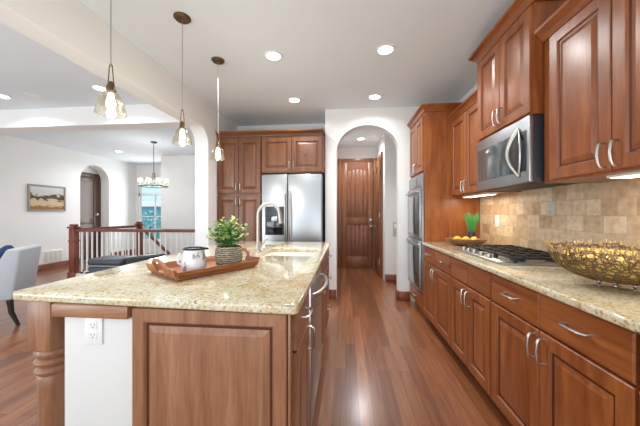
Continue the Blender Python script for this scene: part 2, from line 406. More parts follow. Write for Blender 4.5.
# baseboards
def baseboard(name, x0, x1, y0, y1, h=.135):
    ax = 0
    return struct(MB().box(x0, x1, y0, y1, 0, h, .006).build(name, M['base']))
baseboard('baseboard_left', -6.499, -6.48, 3.2, 6.15)
baseboard('baseboard_left_far', -6.499, -6.48, 7.02, 7.98)
baseboard('baseboard_archway', .742, .9, 3.96, 3.979)
baseboard('baseboard_archway_left', -.30, -.139, 3.96, 3.979)
baseboard('baseboard_archway_jamb', .721, .7395, 3.96, 4.13)
baseboard('baseboard_hall_jog', .70, 1.5, 5.03, 5.049)
baseboard('baseboard_entry', -4.84, -2.07, 6.78, 6.799)

# tiled backsplash: thin slab on the right wall
struct(MB().box(1.498, 1.5095, -.9, 3.245, .916, 1.9).build('trim_2', M['tile'], smooth=False))

# ------------------------------------------------------------------ doors
def plank_door(root, w, h, mat, knob_side=1):
    """local: door stands at y=0 facing -y, x from 0 to w"""
    mb = MB()
    st = .12
    mb.box(0, st, -.02, .02, .01, h, .004).box(w - st, w, -.02, .02, .01, h, .004)
    mb.box(st, w - st, -.02, .02, .01, .26, .004).box(st, w - st, -.02, .02, .98, 1.14, .004)
    n = 14; mid = w / 2; rr = (w - 2 * st) / 2
    ap = arc(mid, h - .27, rr, PI, 0, n, .12)
    mb.prism([(st, h)] + ap + [(w - st, h)], -.02, .02, 'y')
    k = 5; pw = (w - 2 * st) / k
    for i in range(k):
        mb.box(st + i * pw + .002, st + (i + 1) * pw - .002, -.008, .01, .26, .98, .003)
        mb.box(st + i * pw + .002, st + (i + 1) * pw - .002, -.008, .01, 1.14, h - .14, .003)
    return mb.build('door_leaf', mat, root)
def knob(root, x, z, y=-.02):
    mb = MB(); mb.lathe([(.001, 0), (.028, 0), (.028, .006), (.01, .008), (.01, .035), (.026, .045), (.028, .055), (.018, .066), (.001, .068)], 18)
    bmesh.ops.transform(mb.bm, matrix=Matrix.Translation((x, y, z)) @ Matrix.Rotation(PI / 2, 4, 'X'), verts=mb.bm.verts)
    return mb.build('door_knob', M['chrome'], root)
def casing(root, w, h, t=.085, d=.03, y=0):
    mb = MB(); mb.box(-t, 0, y - d, y, 0, h + t, .006).box(w, w + t, y - d, y, 0, h + t, .006).box(0, w, y - d, y, h, h + t, .006)
    return mb.build('casing', M['door'], root)
d1 = struct(thing('door_1', None, None, (-.105, 6.29, 0)))
plank_door(d1, .72, 2.39, M['door']); casing(d1, .73, 2.395, .085, .03, .025)
knob(d1, .66, .94); 
mb = MB(); mb.lathe([(.001, 0), (.03, 0), (.03, .012), (.001, .014)], 18)
bmesh.ops.transform(mb.bm, matrix=Matrix.Translation((.66, -.02, 1.09)) @ Matrix.Rotation(PI / 2, 4, 'X'), verts=mb.bm.verts); mb.build('deadbolt', M['chrome'], d1)
d2 = struct(thing('door_2', None, None, (.665, 6.15, 0), -PI / 2))   # hall side door, seen edge-on
plank_door(d2, .74, 2.33, M['door']); casing(d2, .74, 2.335, .08, .03, .03); knob(d2, .06, .95)
for hz in (.3, 1.2, 2.1):
    MB().box(.735, .75, -.03, -.018, hz - .05, hz + .05).build('hinge', M['chrome'], d2)
d3 = struct(thing('door_3', None, None, (-6.765, 6.13, 0), PI / 2))
# left-hand panelled door standing in its niche
mb = MB(); w = .78
mb.box(0, .12, -.02, .02, .01, 2.2, .004).box(w - .12, w, -.02, .02, .01, 2.2, .004).box(.12, w - .12, -.02, .02, .01, .25, .004).box(.12, w - .12, -.02, .02, .95, 1.1, .004).box(.12, w - .12, -.02, .02, 2.08, 2.2, .004)
mb.box(.12, w - .12, -.006, .01, .25, .95).box(.12, w - .12, -.006, .01, 1.1, 2.08); mb.build('door_leaf', M['doord'], d3)
casing(d3, w + .01, 2.21, .085, .03, .02).data.materials[0] = M['doord']; knob(d3, w - .06, 1.2)

# ------------------------------------------------------------------ cabinet kit (local: x along the front, front at y=0 facing -y)
def panel_front(x0, x1, z0, z1, drawer=False, st=.058):
    mb = MB(); bm = mb.bm
    if drawer: loops = [(0, .0), (0, -.016), (.005, -.021)]
    else: loops = [(0, .0), (0, -.018), (.004, -.022), (st, -.022), (st + .004, -.0185), (st + .008, -.012), (st + .018, -.011), (st + .042, -.0195), (st + .046, -.020)]
    rings = []
    for ins, y in loops:
        rings.append([bm.verts.new(p) for p in ((x0 + ins, y, z0 + ins), (x1 - ins, y, z0 + ins), (x1 - ins, y, z1 - ins), (x0 + ins, y, z1 - ins))])
    for A, B in zip(rings, rings[1:]):
        for k in range(4): bm.faces.new((A[k], A[(k + 1) % 4], B[(k + 1) % 4], B[k]))
    bm.faces.new(rings[0][::-1]); bm.faces.new(rings[-1])
    if not drawer:
        bm.faces.ensure_lookup_table()
        for i in range(4 * 5, 4 * 6): bm.faces[i].material_index = 1
    return mb
def pull(parent, x, z, vert=True, ln=.11, y=-.021):
    mb = MB(); h = ln / 2
    prof = [(-h, 0), (-h, -.018), (-h + .006, -.026), (-h + .02, -.03), (0, -.034), (h - .02, -.03), (h - .006, -.026), (h, -.018), (h, 0)]
    pts = [((x, y + b, z + a) if vert else (x + a, y + b, z)) for a, b in prof]
    mb.tube(pts, .0058, 8)
    return mb.build('handle', M['nickel'], parent)
def crown(root, w, d, z, left=True, right=True, mat=None, s=1.0):
    P = [(0, 0), (.012, 0), (.016, .014), (.028, .026), (.048, .05), (.056, .054), (.056, .072), (0, .072)]
    P = [(a * s, b * s) for a, b in P]
    mb = MB(); bm = mb.bm; rings = []
    for o, dz in P:
        l = -o if left else 0; r = w + o if right else w
        path = [(l, d - .002), (l, -o), (r, -o), (r, d - .002)]
        rings.append([bm.verts.new((px, py, z + dz)) for px, py in path])
    n = len(P)
    for i in range(n):
        A, B = rings[i], rings[(i + 1) % n]
        for k in range(3): bm.faces.new((A[k], A[k + 1], B[k + 1], B[k]))
    bm.faces.new([rg[0] for rg in rings]); bm.faces.new([rg[3] for rg in rings][::-1])
    # lid closing the top
    bm.faces.new([bm.verts.new((px, py, z + P[-2][1] - .001)) for px, py in ((0, 0), (w, 0), (w, d - .002), (0, d - .002))])
    return mb.build('crown_moulding', mat or M['wood_h'], root, auto=50)
def cabinet(name, label, cat, loc, rz, w, d, z0, z1, fronts, group=None, toe=False, wood_v='wood', wood_hh='wood_h', pull_len=.11, low=None):
    root = thing(name, label, cat, loc, rz, group)
    mb = MB()
    if low: mb.box(.001, w - .001, 0, d, z0, low).box(.001, w - .001, 0, .016, low, z1)
    else: mb.box(.001, w - .001, 0, d, z0, z1, .001, 1)
    if toe: mb.box(.001, w - .001, .06, d, 0, z0 - .0005)
    mb.build('body', M[wood_v], root)
    for f in fronts:
        kind, x0, x1, a, b = f[:5]
        pn = panel_front(x0, x1, a, b, kind == 'drawer' or kind == 'false')
        nm = {'door': 'door', 'drawer': 'drawer', 'false': 'false_drawer', 'panel': 'panel'}[kind]
        o = pn.build(nm, M[wood_hh if kind in ('drawer', 'false') else wood_v], root, auto=12)
        if kind in ('door', 'panel'): o.data.materials.append(M['glaze'])
        if kind == 'door' and len(f) > 5:
            hx = x1 - .028 if f[5] == 'R' else x0 + .028
            pull(o, hx, f[6], True, pull_len)
        if kind == 'drawer': pull(o, (x0 + x1) / 2, (a + b) / 2 + .005, False, pull_len)
    return root
RZ = -PI / 2           # right-hand run faces -X; local x runs toward the camera
XF = .90
def right_base(name, label, y_far, y_near, fronts, group='base cabinets under the right counter'):
    return cabinet(name, label, 'cabinet', (XF, y_far, 0), RZ, y_far - y_near, .597, .1, .878, fronts, group, toe=True)
def pair(w, top='drawer', one=False):
    g = .005; h = w / 2
    L = [(top, g, h - g / 2, .712, .872), (top, h + g / 2, w - g, .712, .872),
         ('door', g, h - g / 2, .112, .702, 'R', .62), ('door', h + g / 2, w - g, .112, .702, 'L', .62)]
    return L
right_base('base_cabinet', 'two-drawer base cabinet between the oven tower and the cooktop', 3.245, 2.42, pair(.825))
right_base('base_cabinet', 'base cabinet under the gas cooktop with two plain false drawers and no drawer pulls', 2.417, 1.773, pair(.644, 'false'))
right_base('base_cabinet', 'base cabinet beneath the gold twig bowl with two drawers and double doors', 1.77, .925, pair(.845))
right_base('base_cabinet', 'nearest right-hand base cabinet cut off by the photo edge', .922, .12, pair(.802))

# right countertop
mb = MB(); mb.box(.862, 1.497, .1, 3.243, .8795, .9145, .009, 3)
tag(mb.build('countertop', M['granite']), 'long speckled cream granite countertop along the right wall holding the cooktop', 'countertop')

# oven tower
tw = .675
tower = cabinet('oven_tower', 'tall wooden oven cabinet at the far end of the right counter', 'cabinet', (XF, 3.925, 0), RZ, tw, .595, .1, 2.40,
    [('door', .03, tw / 2 - .002, 1.73, 2.37, 'R', 1.80), ('door', tw / 2 + .002, tw - .03, 1.73, 2.37, 'L', 1.80), ('drawer', .03, tw - .03, .12, .29)], toe=True)
crown(tower, tw, .595, 2.40, False, True)
ov = thing('double_oven', 'stainless steel double wall oven set into the tall wooden tower', 'oven', (XF - .002, 3.925, 0), RZ)
a, b = .02, tw - .02
MB().box(a, b, -.02, -.0005, .31, 1.70, .003).build('frame', M['steel'], ov)
MB().box(a + .01, b - .01, -.03, -.0205, 1.55, 1.69, .003).build('control_panel', M['steel'], ov)
MB().box(a + .2, b - .2, -.032, -.0302, 1.575, 1.665).build('display', M['black'], ov)
for z0, z1 in ((.945, 1.535), (.33, .92)):
    dr = MB().box(a + .01, b - .01, -.05, -.0205, z0, z1, .005).build('oven_door', M['steel'], ov)
    MB().box(a + .04, b - .04, -.053, -.0502, z0 + .035, z1 - .09, .002).build('window', M['ovenglass'], dr)
    hb = MB(); zz = z1 - .05
    hb.tube([(a + .05, -.0502, zz), (a + .05, -.07, zz), (a + .06, -.078, zz), (b - .06, -.078, zz), (b - .05, -.07, zz), (b - .05, -.0502, zz)], .011, 10)
    hb.build('handle', M['chrome'], dr)

# wall cabinets on the right
def wall_cab(label, y_far, y_near, z0, z1, xf, hz, doors, left=True, right=True, s=1.0):
    w = y_far - y_near
    c = cabinet('wall_cabinet', label, 'cabinet', (xf, y_far, 0), RZ, w, 1.497 - xf, z0, z1,
        [('door', y_far - a, y_far - b, z0 + .012, z1 - .012, sd, hz) for a, b, sd in doors], 'wall cabinets above the right counter')
    crown(c, w, 1.497 - xf, z1, left, right, s=s)
    return c
wall_cab('double-door wall cabinet between the oven tower and the microwave cabinet', 3.24, 2.505, 1.42, 2.26, 1.2, 1.505, ((3.22, 2.86, 'R'), (2.854, 2.515, 'L')), False, False)
wall_cab('raised deeper wall cabinet directly above the microwave', 2.50, 1.80, 1.85, 2.535, 1.15, 1.95, ((2.492, 2.153, 'R'), (2.147, 1.812, 'L')), True, True, 1.15)
wall_cab('large wall cabinet above the gold twig bowl, right of the microwave', 1.793, .945, 1.42, 2.275, 1.2, 1.505, ((1.722, 1.348, 'R'), (1.342, .955, 'L')), False, False)
wall_cab('nearest wall cabinet at the photo\'s top right corner', .94, .14, 1.42, 2.275, 1.2, 1.505, ((.93, .543, 'R'), (.537, .15, 'L')), False, True)

# microwave
mw = thing('microwave', 'stainless over-range microwave with a bowed handle beneath the raised cabinet', 'microwave', (1.155, 2.50, 0), RZ)
w = .693; z0, z1 = 1.43, 1.846
MB().box(.003, w - .003, .0, .34, z0, z1, .004).build('body', M['charcoal'], mw)
MB().box(.003, w - .003, -.03, -.0005, z0 + .004, z1 - .002, .006).build('front_frame', M['steel'], mw)
MB().box(.035, .50, -.0325, -.0302, z0 + .075, z1 - .085, .002).build('window', M['mwglass'], mw)
MB().box(.505, .665, -.0325, -.0302, z0 + .075, z1 - .085, .002).build('control_panel', M['charcoal'], mw)
MB().box(.575, .655, -.0335, -.0327, z1 - .145, z1 - .105).build('display', M['black'], mw)
mb = MB(); zc = (z0 + z1) / 2 - .005
mb.tube([(.595 - .05 * math.cos(t * PI / 2), -.034 - .045 * math.cos(t * PI / 2), zc + t * .155) for t in [k / 10 for k in range(-10, 11)]], .012, 10)
mb.tube([(.595 + .035 * math.cos(t * PI / 2), -.036 - .012 * math.cos(t * PI / 2), zc + t * .155) for t in [k / 10 for k in range(-10, 11)]], .006, 8)
mb.build('handle', M['chrome'], mw)
mb = MB()
for k in range(10): mb.box(.1 + k * .055, .14 + k * .055, .02, .3, z0 - .003, z0 - .0005)
mb.build('vent_grille', M['darkmetal'], mw)

# under-cabinet lights
for lab, y0, y1 in (('glowing light bar under the wall cabinet by the oven tower', 2.6, 3.1), ('glowing light bar under the cabinet above the twig bowl', .75, 1.45)):
    t = thing('cabinet_light', lab, 'light', (1.3, (y0 + y1) / 2, 1.405), 0, 'light bars under the wall cabinets'); hl = (y1 - y0) / 2
    MB().box(-.05, .05, -hl, hl, .002, .0145).build('housing', M['plastic'], t)
    MB().box(-.04, .04, -hl + .01, hl - .01, -.001, .0018).build('diffuser', M['strip'], t)
    area('bar_glow', (1.3, (y0 + y1) / 2, 1.40), (0, 0, 0), .07, y1 - y0, 2.2, (1, .86, .64))

# ------------------------------------------------------------------ back wall cabinets and fridge
YB = 3.85
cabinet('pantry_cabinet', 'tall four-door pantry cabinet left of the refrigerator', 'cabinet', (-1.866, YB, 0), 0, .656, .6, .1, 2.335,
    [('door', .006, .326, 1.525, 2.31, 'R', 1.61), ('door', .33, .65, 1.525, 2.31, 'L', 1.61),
     ('door', .006, .326, .12, 1.49, 'R', 1.40), ('door', .33, .65, .12, 1.49, 'L', 1.40)], toe=True, wood_v='pwood', wood_hh='wood_shaded_h')
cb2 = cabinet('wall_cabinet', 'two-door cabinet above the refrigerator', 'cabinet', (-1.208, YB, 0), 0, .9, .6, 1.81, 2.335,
    [('door', .012, .44, 1.825, 2.31, 'R', 1.91), ('door', .446, .875, 1.825, 2.31, 'L', 1.91)], wood_v='pwood', wood_hh='wood_shaded_h')
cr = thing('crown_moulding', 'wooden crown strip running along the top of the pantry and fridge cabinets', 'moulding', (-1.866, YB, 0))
crown(cr, 1.558, .6, 2.337, False, False, M['wood_shaded_h'])
fr = thing('refrigerator', 'stainless side by side refrigerator with a dark ice dispenser', 'refrigerator', (-1.19, 3.86, 0))
fw = .86
MB().box(0, fw, .0, .68, .03, 1.79, .004).build('body', M['charcoal'], fr)
ld = MB().box(.002, .372, -.07, -.002, .1, 1.785, .012, 3).build('freezer_door', M['steel'], fr)
rd = MB().box(.379, fw - .002, -.07, -.002, .1, 1.785, .012, 3).build('fridge_door', M['steel'], fr)
MB().box(.01, fw - .01, -.04, -.001, .03, .095).build('kick_grille', M['charcoal'], fr)
dp = MB().box(.055, .325, -.074, -.0705, .93, 1.33, .002).build('ice_dispenser', M['charcoal'], ld)
MB().box(.08, .30, -.0765, -.0742, .95, 1.2, .002).build('dispenser_recess', M['black'], ld)
MB().box(.15, .23, -.09, -.0767, 1.12, 1.19, .003).build('dispenser_lever', M['steel'], ld)
for door, x in ((ld, .345), (rd, .41)):
    MB().tube([(x, -.0703, .75), (x, -.105, .76), (x, -.115, .79), (x, -.115, 1.5), (x, -.105, 1.53), (x, -.0703, 1.54)], .011, 10).build('handle', M['chrome'], door)

# ------------------------------------------------------------------ island
ix0, ix1, iy0, iy1 = -1.385, -.168, .955, 3.08
def slab_with_hole(x0, x1, y0, y1, hx0, hx1, hy0, hy1, z0, z1, skew=0):
    mb = MB(); bm = mb.bm
    xs = [x0, hx0, hx1, x1]; ys = [y0, hy0, hy1, y1]
    V = [[bm.verts.new((x, y, z0)) for y in ys] for x in xs]; fs = []
    for i in range(3):
        for j in range(3):
            if i == 1 and j == 1: continue
            fs.append(bm.faces.new((V[i][j], V[i + 1][j], V[i + 1][j + 1], V[i][j + 1])))
    r = bmesh.ops.extrude_face_region(bm, geom=fs)
    for v in r['geom']:
        if isinstance(v, bmesh.types.BMVert): v.co.z = z1
    for v in bm.verts:
        if v.co.y < y0 + .001: v.co.y += skew * (x1 - v.co.x) / (x1 - x0)
    bmesh.ops.recalc_face_normals(bm, faces=bm.faces)
    ce = [e for e in bm.edges if abs(e.verts[0].co.z - e.verts[1].co.z) > .01 and len(e.link_faces) == 2 and e.calc_face_angle() > .5]
    bmesh.ops.bevel(bm, geom=ce, offset=.025, segments=5, profile=.5, affect='EDGES')
    rim = [e for e in bm.edges if len(e.link_faces) == 2 and e.calc_face_angle() > 1.2]
    bmesh.ops.bevel(bm, geom=rim, offset=.007, segments=3, profile=.5, affect='EDGES')
    return mb
sx0, sx1, sy0, sy1 = -.69, -.255, 2.06, 2.5
tag(slab_with_hole(ix0, ix1, iy0, iy1, sx0, sx1, sy0, sy1, .879, .914, .055).build('countertop', M['granite']), 'large cream granite island countertop with a sink cut into its far end', 'countertop')
sk = MB(); t = .012; sz = .69
sk.box(sx0 - .02, sx1 + .02, sy0 - .02, sy1 + .02, sz, sz + t)
sk.box(sx0 - .02, sx0 - .002, sy0 - .02, sy1 + .02, sz + t, .8785).box(sx1 + .002, sx1 + .02, sy0 - .02, sy1 + .02, sz + t, .8785)
sk.box(sx0 - .002, sx1 + .002, sy0 - .02, sy0 - .002, sz + t, .8785).box(sx0 - .002, sx1 + .002, sy1 + .002, sy1 + .02, sz + t, .8785)
skt = thing('sink', 'cream undermount sink in the island countertop beside the tall faucet', 'sink', ((sx0 + sx1) / 2, (sy0 + sy1) / 2, sz))
o = sk.build('basin', M['ceramic'], skt); o.location = (-skt.location.x, -skt.location.y, -sz)
MB().lathe([(.001, t + .001), (.04, t + .001), (.042, t + .004), (.03, t + .005), (.001, t + .003)], 20).build('drain', M['chrome'], skt)
# island cabinets facing the aisle
IX = -.207
body_l = IX - .60
def isl(name, label, cat, y0, y1, fronts, toe=True, low=None):
    return cabinet(name, label, cat, (IX, y0, 0), PI / 2, y1 - y0, .598, .1, .878, fronts, 'island cabinets facing the aisle', toe, 'iwood', 'wood_lit_h', low=low)
isl('island_cabinet', 'island end cabinet nearest the camera with one drawer over one door', 'cabinet', 1.02, 1.395,
    [('drawer', .02, .365, .712, .872), ('door', .02, .365, .112, .702, 'R', .62)])
# sink base is lower bodied so the basin hangs free inside it
g = isl('island_cabinet', 'island cabinet in front of the sink beyond the dishwasher', 'cabinet', 2.005, 2.62,
    [('false', .01, .605, .712, .872), ('door', .01, .305, .112, .702, 'R', .62), ('door', .309, .605, .112, .702, 'L', .62)], low=.66)
isl('island_cabinet', 'farthest island cabinet with a stack of three drawers', 'cabinet', 2.63, 3.04,
    [('drawer', .01, .40, .712, .872), ('drawer', .01, .40, .42, .702), ('drawer', .01, .40, .112, .41)])
dw = thing('dishwasher', 'stainless dishwasher with a large curved handle in the island', 'dishwasher', (IX, 1.40, 0), PI / 2)
MB().box(.002, .598, .0, .58, .1, .872).build('body', M['charcoal'], dw)
dd = MB().box(.004, .596, -.028, -.001, .12, .872, .005).build('door', M['steel_v'], dw)
MB().tube([(.05 + .5 * k / 12, -.029 - .055 * math.sin(PI * k / 12) ** .6, .80) for k in range(13)], .013, 10).build('handle', M['chrome'], dd)
MB().box(.44, .50, -.0295, -.0282, .25, .275).build('badge', M['plastic'], dd)
MB().box(.002, .598, .06, .5, 0, .099).build('toe_kick', M['charcoal'], dw)
# end panel, white wall and trim board
ep = thing('island_end_panel', 'wide raised knotty wood panel on the near end of the island', 'panel', (-.81, 1.015, 0))
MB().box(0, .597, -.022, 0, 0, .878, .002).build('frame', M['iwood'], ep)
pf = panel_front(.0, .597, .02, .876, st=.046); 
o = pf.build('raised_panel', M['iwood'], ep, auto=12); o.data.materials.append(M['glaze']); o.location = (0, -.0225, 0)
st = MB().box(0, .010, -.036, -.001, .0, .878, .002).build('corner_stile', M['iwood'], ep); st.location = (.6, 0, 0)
mb = MB(); mb.box(-1.14, -.815, 1.01, 3.0, 0, .826, .012, 3)
pw = struct(mb.build('wall_island', M['pony']))
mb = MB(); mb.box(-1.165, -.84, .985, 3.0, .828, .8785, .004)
tag(mb.build('support_board', M['wood_lit_h']), 'brown wood board capping the white island wall beneath the granite', 'trim')
def post(label, x, y):
    t = thing('island_post', label, 'post', (x, y, 0), 0, 'turned posts under the island overhang')
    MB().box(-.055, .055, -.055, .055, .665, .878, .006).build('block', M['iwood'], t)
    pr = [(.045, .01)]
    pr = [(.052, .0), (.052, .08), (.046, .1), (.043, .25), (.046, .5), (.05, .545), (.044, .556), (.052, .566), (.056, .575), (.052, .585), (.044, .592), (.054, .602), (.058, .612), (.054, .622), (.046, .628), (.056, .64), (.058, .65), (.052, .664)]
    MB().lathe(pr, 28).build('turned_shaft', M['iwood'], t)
    return t
post('turned wooden post under the near left corner of the island', -1.265, 1.075)
post('turned wooden post under the far left corner of the island', -1.235, 2.95)
def outlet(label, loc, rz, w=.075, h=.115, group=None, decora=False, mat='plastic'):
    t = thing('wall_outlet', label, 'outlet', loc, rz, group)
    MB().box(-w / 2, w / 2, -.006, 0, -h / 2, h / 2, .002).build('cover_plate', M[mat], t)
    for z in (-.02, .02):
        r_ = MB().box(-.017, .017, -.008, -.0062, z - .015, z + .015, .002).build('receptacle', M[mat], t)
        m_ = MB(); m_.box(-.008, -.006, -.0085, -.008, z - .002, z + .008).box(.006, .008, -.0085, -.008, z - .002, z + .008).box(-.002, .002, -.0085, -.008, z - .011, z - .006)
        m_.build('slots', M['slot'], r_)
    return t
outlet('white duplex outlet on the white island wall', (-1.0, 1.009, .775), 0)
outlet('white outlet on the backsplash above the fruit bowl side of the cooktop', (1.497, 2.88, 1.16), -PI / 2)
M['stoneplate'] = plain('stone_grey_plate', (186, 184, 172), .5)
outlet('stone grey outlet plate on the tiles above the cooktop, under the microwave', (1.497, 2.165, 1.27), -PI / 2, h=.1, mat='stoneplate')
sw = thing('light_switch', 'wall plate on the white wall inside the archway', 'switch', (.89, 5.048, .95))
MB().box(-.05, .05, -.012, 0, -.13, .13, .003).build('plate', M['stoneplate'], sw)
MB().box(-.03, .03, -.016, -.0125, .02, .10, .002).build('rocker', M['plastic'], sw)

# faucet
fa = thing('faucet', 'tall brushed nickel gooseneck faucet behind the island sink', 'faucet', (-.752, 2.3, .9145))
MB().lathe([(.03, 0), (.03, .006), (.02, .012), (.018, .05), (.014, .06)], 20).build('base', M['chrome'], fa)
pts = [(0, 0, .055), (0, 0, .3)] + [(.098 - .098 * math.cos(PI * k / 10 * .88), -.02 * k / 10, .3 + .108 * math.sin(PI * k / 10 * .88)) for k in range(1, 11)]
MB().tube(pts, .0135, 12).build('spout', M['chrome'], fa)
e = Vector(pts[-1])
MB().tube([e, e + Vector((.008, -.005, -.03)), e + Vector((.016, -.01, -.075)), e + Vector((.02, -.012, -.1))], [.014, .018, .021, .023], 14).build('spray_head', M['chrome'], fa)
MB().tube([(.015, 0, .04), (.035, -.005, .05), (.085, -.02, .105)], [.011, .010, .008], 8).build('lever', M['chrome'], fa)

# ------------------------------------------------------------------ tray, jug, plant
zt = .9145
ang = math.atan2(.40, .264)
tr = thing('serving_tray', 'wooden serving tray with arched end handles on the island', 'tray', (-.8, 1.51, zt), ang)
L2, W2 = .228, .158
MB().box(-L2, L2, -W2, W2, .0, .012, .003).build('tray_base', M['tray'], tr)
def board(pts_a): return pts_a
mb = MB()
for s in (-1, 1):
    mb.prism([(s * W2, .012), (s * (W2 - .014), .012), (s * (W2 + .006), .045), (s * (W2 + .02), .045)], -L2 - .01, L2 + .01, 'x')
mb.build('side_rim', M['tray'], tr)
for s in (-1, 1):
    mb = MB(); bm = mb.bm; n = 20
    out = []
    for k in range(n + 1):
        y = -W2 - .01 + 2 * (W2 + .01) * k / n; q = abs(y) / .085
        hgt = .045 + (.042 * math.cos(q * PI / 2) ** .7 if q < 1 else 0)
        hole = (.018 + .042 * math.cos(min(1, abs(y) / .06) * PI / 2)) if abs(y) < .058 else None
        out.append((y, hgt, hole))
    for (ya, ha, oa), (yb, hb_, ob) in zip(out, out[1:]):
        def pr_(y, z, th): return (s * (L2 + z * .35 - .004 + th), y, z + .012)
        segs = []
        if oa is not None and ob is not None:
            za = max(.022, ha - .018 - .0); zb = max(.022, hb_ - .018)
            segs = [((.0, .0), (.014, .014)), ((za, zb), (ha, hb_))] if min(za, zb) > .03 else [((0, 0), (ha, hb_))]
        else: segs = [((0, 0), (ha, hb_))]
        for (l0, l1), (h0, h1) in segs:
            c8 = [bm.verts.new(pr_(y, z, th)) for th in (0, .014) for (y, z) in ((ya, l0), (yb, l1), (yb, h1), (ya, h0))]
            for f in ((0, 1, 2, 3), (7, 6, 5, 4), (0, 4, 5, 1), (1, 5, 6, 2), (2, 6, 7, 3), (3, 7, 4, 0)): bm.faces.new([c8[i] for i in f])
    bmesh.ops.remove_doubles(bm, verts=bm.verts, dist=.0005)
    mb.build('handle_end', M['tray'], tr)
ztb = zt + .0125
jg = thing('pitcher', 'white leaf-patterned enamel pitcher with a dark rim on the tray', 'pitcher', (-.793, 1.372, ztb))
MB().lathe([(.001, 0), (.046, 0), (.053, .004), (.060, .032), (.0605, .062), (.054, .098), (.048, .125), (.045, .125), (.048, .09), (.051, .06), (.05, .03), (.042, .012), (.001, .01)], 32, cap=False).build('body', M['jug'], jg)
mb = MB(); mb.tube([((.049 + (.024 if k == 0 else .010 if k in (1, 31) else 0)) * math.cos(2 * PI * k / 32 + .1), (.049 + (.024 if k == 0 else .010 if k in (1, 31) else 0)) * math.sin(2 * PI * k / 32 + .1), .127) for k in range(32)], .005, 8, closed=True)
mb.build('rim', M['darkmetal'], jg)
mb = MB(); mb.tube([(-.038, -.034, .102), (-.050, -.046, .104), (-.056, -.051, .085), (-.055, -.05, .06), (-.044, -.038, .045)], .006, 8); mb.build('handle', M['jug'], jg)

pl = thing('potted_plant', 'leafy green plant in a woven grey basket pot on the tray', 'plant', (-.675, 1.535, ztb))
MB().lathe([(.055, 0), (.066, .008), (.077, .055), (.075, .1), (.068, .122), (.064, .122), (.068, .1), (.066, .08), (.001, .08)], 32, cap=False).build('basket_pot', M['basket'], pl)
def leaf(mb, p, d, ln, wd, up):
    d = Vector(d).normalized(); s = d.cross(Vector(up)).normalized(); n = s.cross(d)
    q = [p, p + d * ln * .3 + s * wd * .45 + n * ln * .04, p + d * ln * .7 + s * wd * .4 + n * ln * .02, p + d * ln - n * ln * .1, p + d * ln * .7 - s * wd * .4 + n * ln * .02, p + d * ln * .3 - s * wd * .45 + n * ln * .04]
    mid = [p + d * ln * .3 - n * ln * .03, p + d * ln * .7 - n * ln * .05]
    V = [mb.bm.verts.new(x) for x in q]; Mv = [mb.bm.verts.new(x) for x in mid]
    for f in ((V[0], V[1], Mv[0]), (V[1], V[2], Mv[1], Mv[0]), (V[2], V[3], Mv[1]), (V[0], Mv[0], V[5]), (V[5], Mv[0], Mv[1], V[4]), (V[4], Mv[1], V[3])): mb.bm.faces.new(f)
sm = MB(); lv = [MB(), MB(), MB()]
for k in range(76):
    a = random.uniform(0, 2 * PI); sp = random.uniform(.15, 1.25); h = random.uniform(.11, .2) * (1.1 - .3 * sp)
    if k > 72: a = 2.7 + .25 * (k - 73); sp = 1.6; h = .09
    base = Vector((random.uniform(-.03, .03), random.uniform(-.03, .03), .085))
    tip = base + Vector((math.cos(a) * sp * .085, math.sin(a) * sp * .085, h))
    midp = (base + tip) / 2 + Vector((0, 0, .02))
    sm.tube([base, midp, tip], .0013, 5)
    for j in range(7):
        f = .35 + .65 * j / 6; p = base.lerp(midp, f * 2) if f < .5 else midp.lerp(tip, f * 2 - 1)
        aa = a + j * 2.4 + random.uniform(-.4, .4)
        dv = Vector((math.cos(aa), math.sin(aa), random.uniform(.1, .9)))
        leaf(lv[random.choice((0, 1, 1, 1, 2) if f > .6 else (0, 2, 2))], p, dv, random.uniform(.028, .044), random.uniform(.017, .025), (0, 0, 1))
sm.build('stems', M['stem'], pl)
for q, nm in zip(lv, 'ABC'): q.build('foliage', M['leaf' + nm], pl, smooth=False)

# ------------------------------------------------------------------ on the right counter
ck = thing('gas_cooktop', 'stainless gas cooktop with black grates in the right counter', 'cooktop', (1.21, 2.17, .9145))
MB().box(-.245, .245, -.36, .36, 0, .012, .004).build('base', M['steel'], ck)
for gy in (-.235, 0, .235):
    mb = MB(); z = .042; q = .112
    x0g, x1g = (-.155, .225)
    for xx in (x0g, x1g): mb.box(xx - .007, xx + .007, gy - q, gy + q, z - .008, z + .006, .002)
    for yy in (gy - q, gy, gy + q): mb.box(x0g, x1g, yy - .006, yy + .006, z - .006, z + .008, .002)
    for xx in (-.06, .035, .13): mb.box(xx - .005, xx + .005, gy - q, gy + q, z - .004, z + .007, .002)
    for xx in (x0g, x1g):
        for yy in (gy - q + .004, gy + q - .004): mb.box(xx - .007, xx + .007, yy - .006, yy + .006, .012, z)
    mb.build('grate', M['blackmatte'], ck)
for bx, by in ((-.08, -.235), (.14, -.235), (.03, 0), (-.08, .235), (.14, .235)):
    MB().lathe([(.001, .0125), (.045, .0125), (.045, .02), (.032, .022), (.032, .029), (.001, .03)], 20, (bx, by, 0), cap=False).build('burner', M['blackmatte'], ck)
for ky in (-.12, -.01, .1, .2, .29):
    MB().lathe([(.022, .0125), (.022, .016), (.017, .018), (.016, .036), (.001, .037)], 16, (-.205, ky, 0), cap=False).build('knob', M['chrome'], ck)

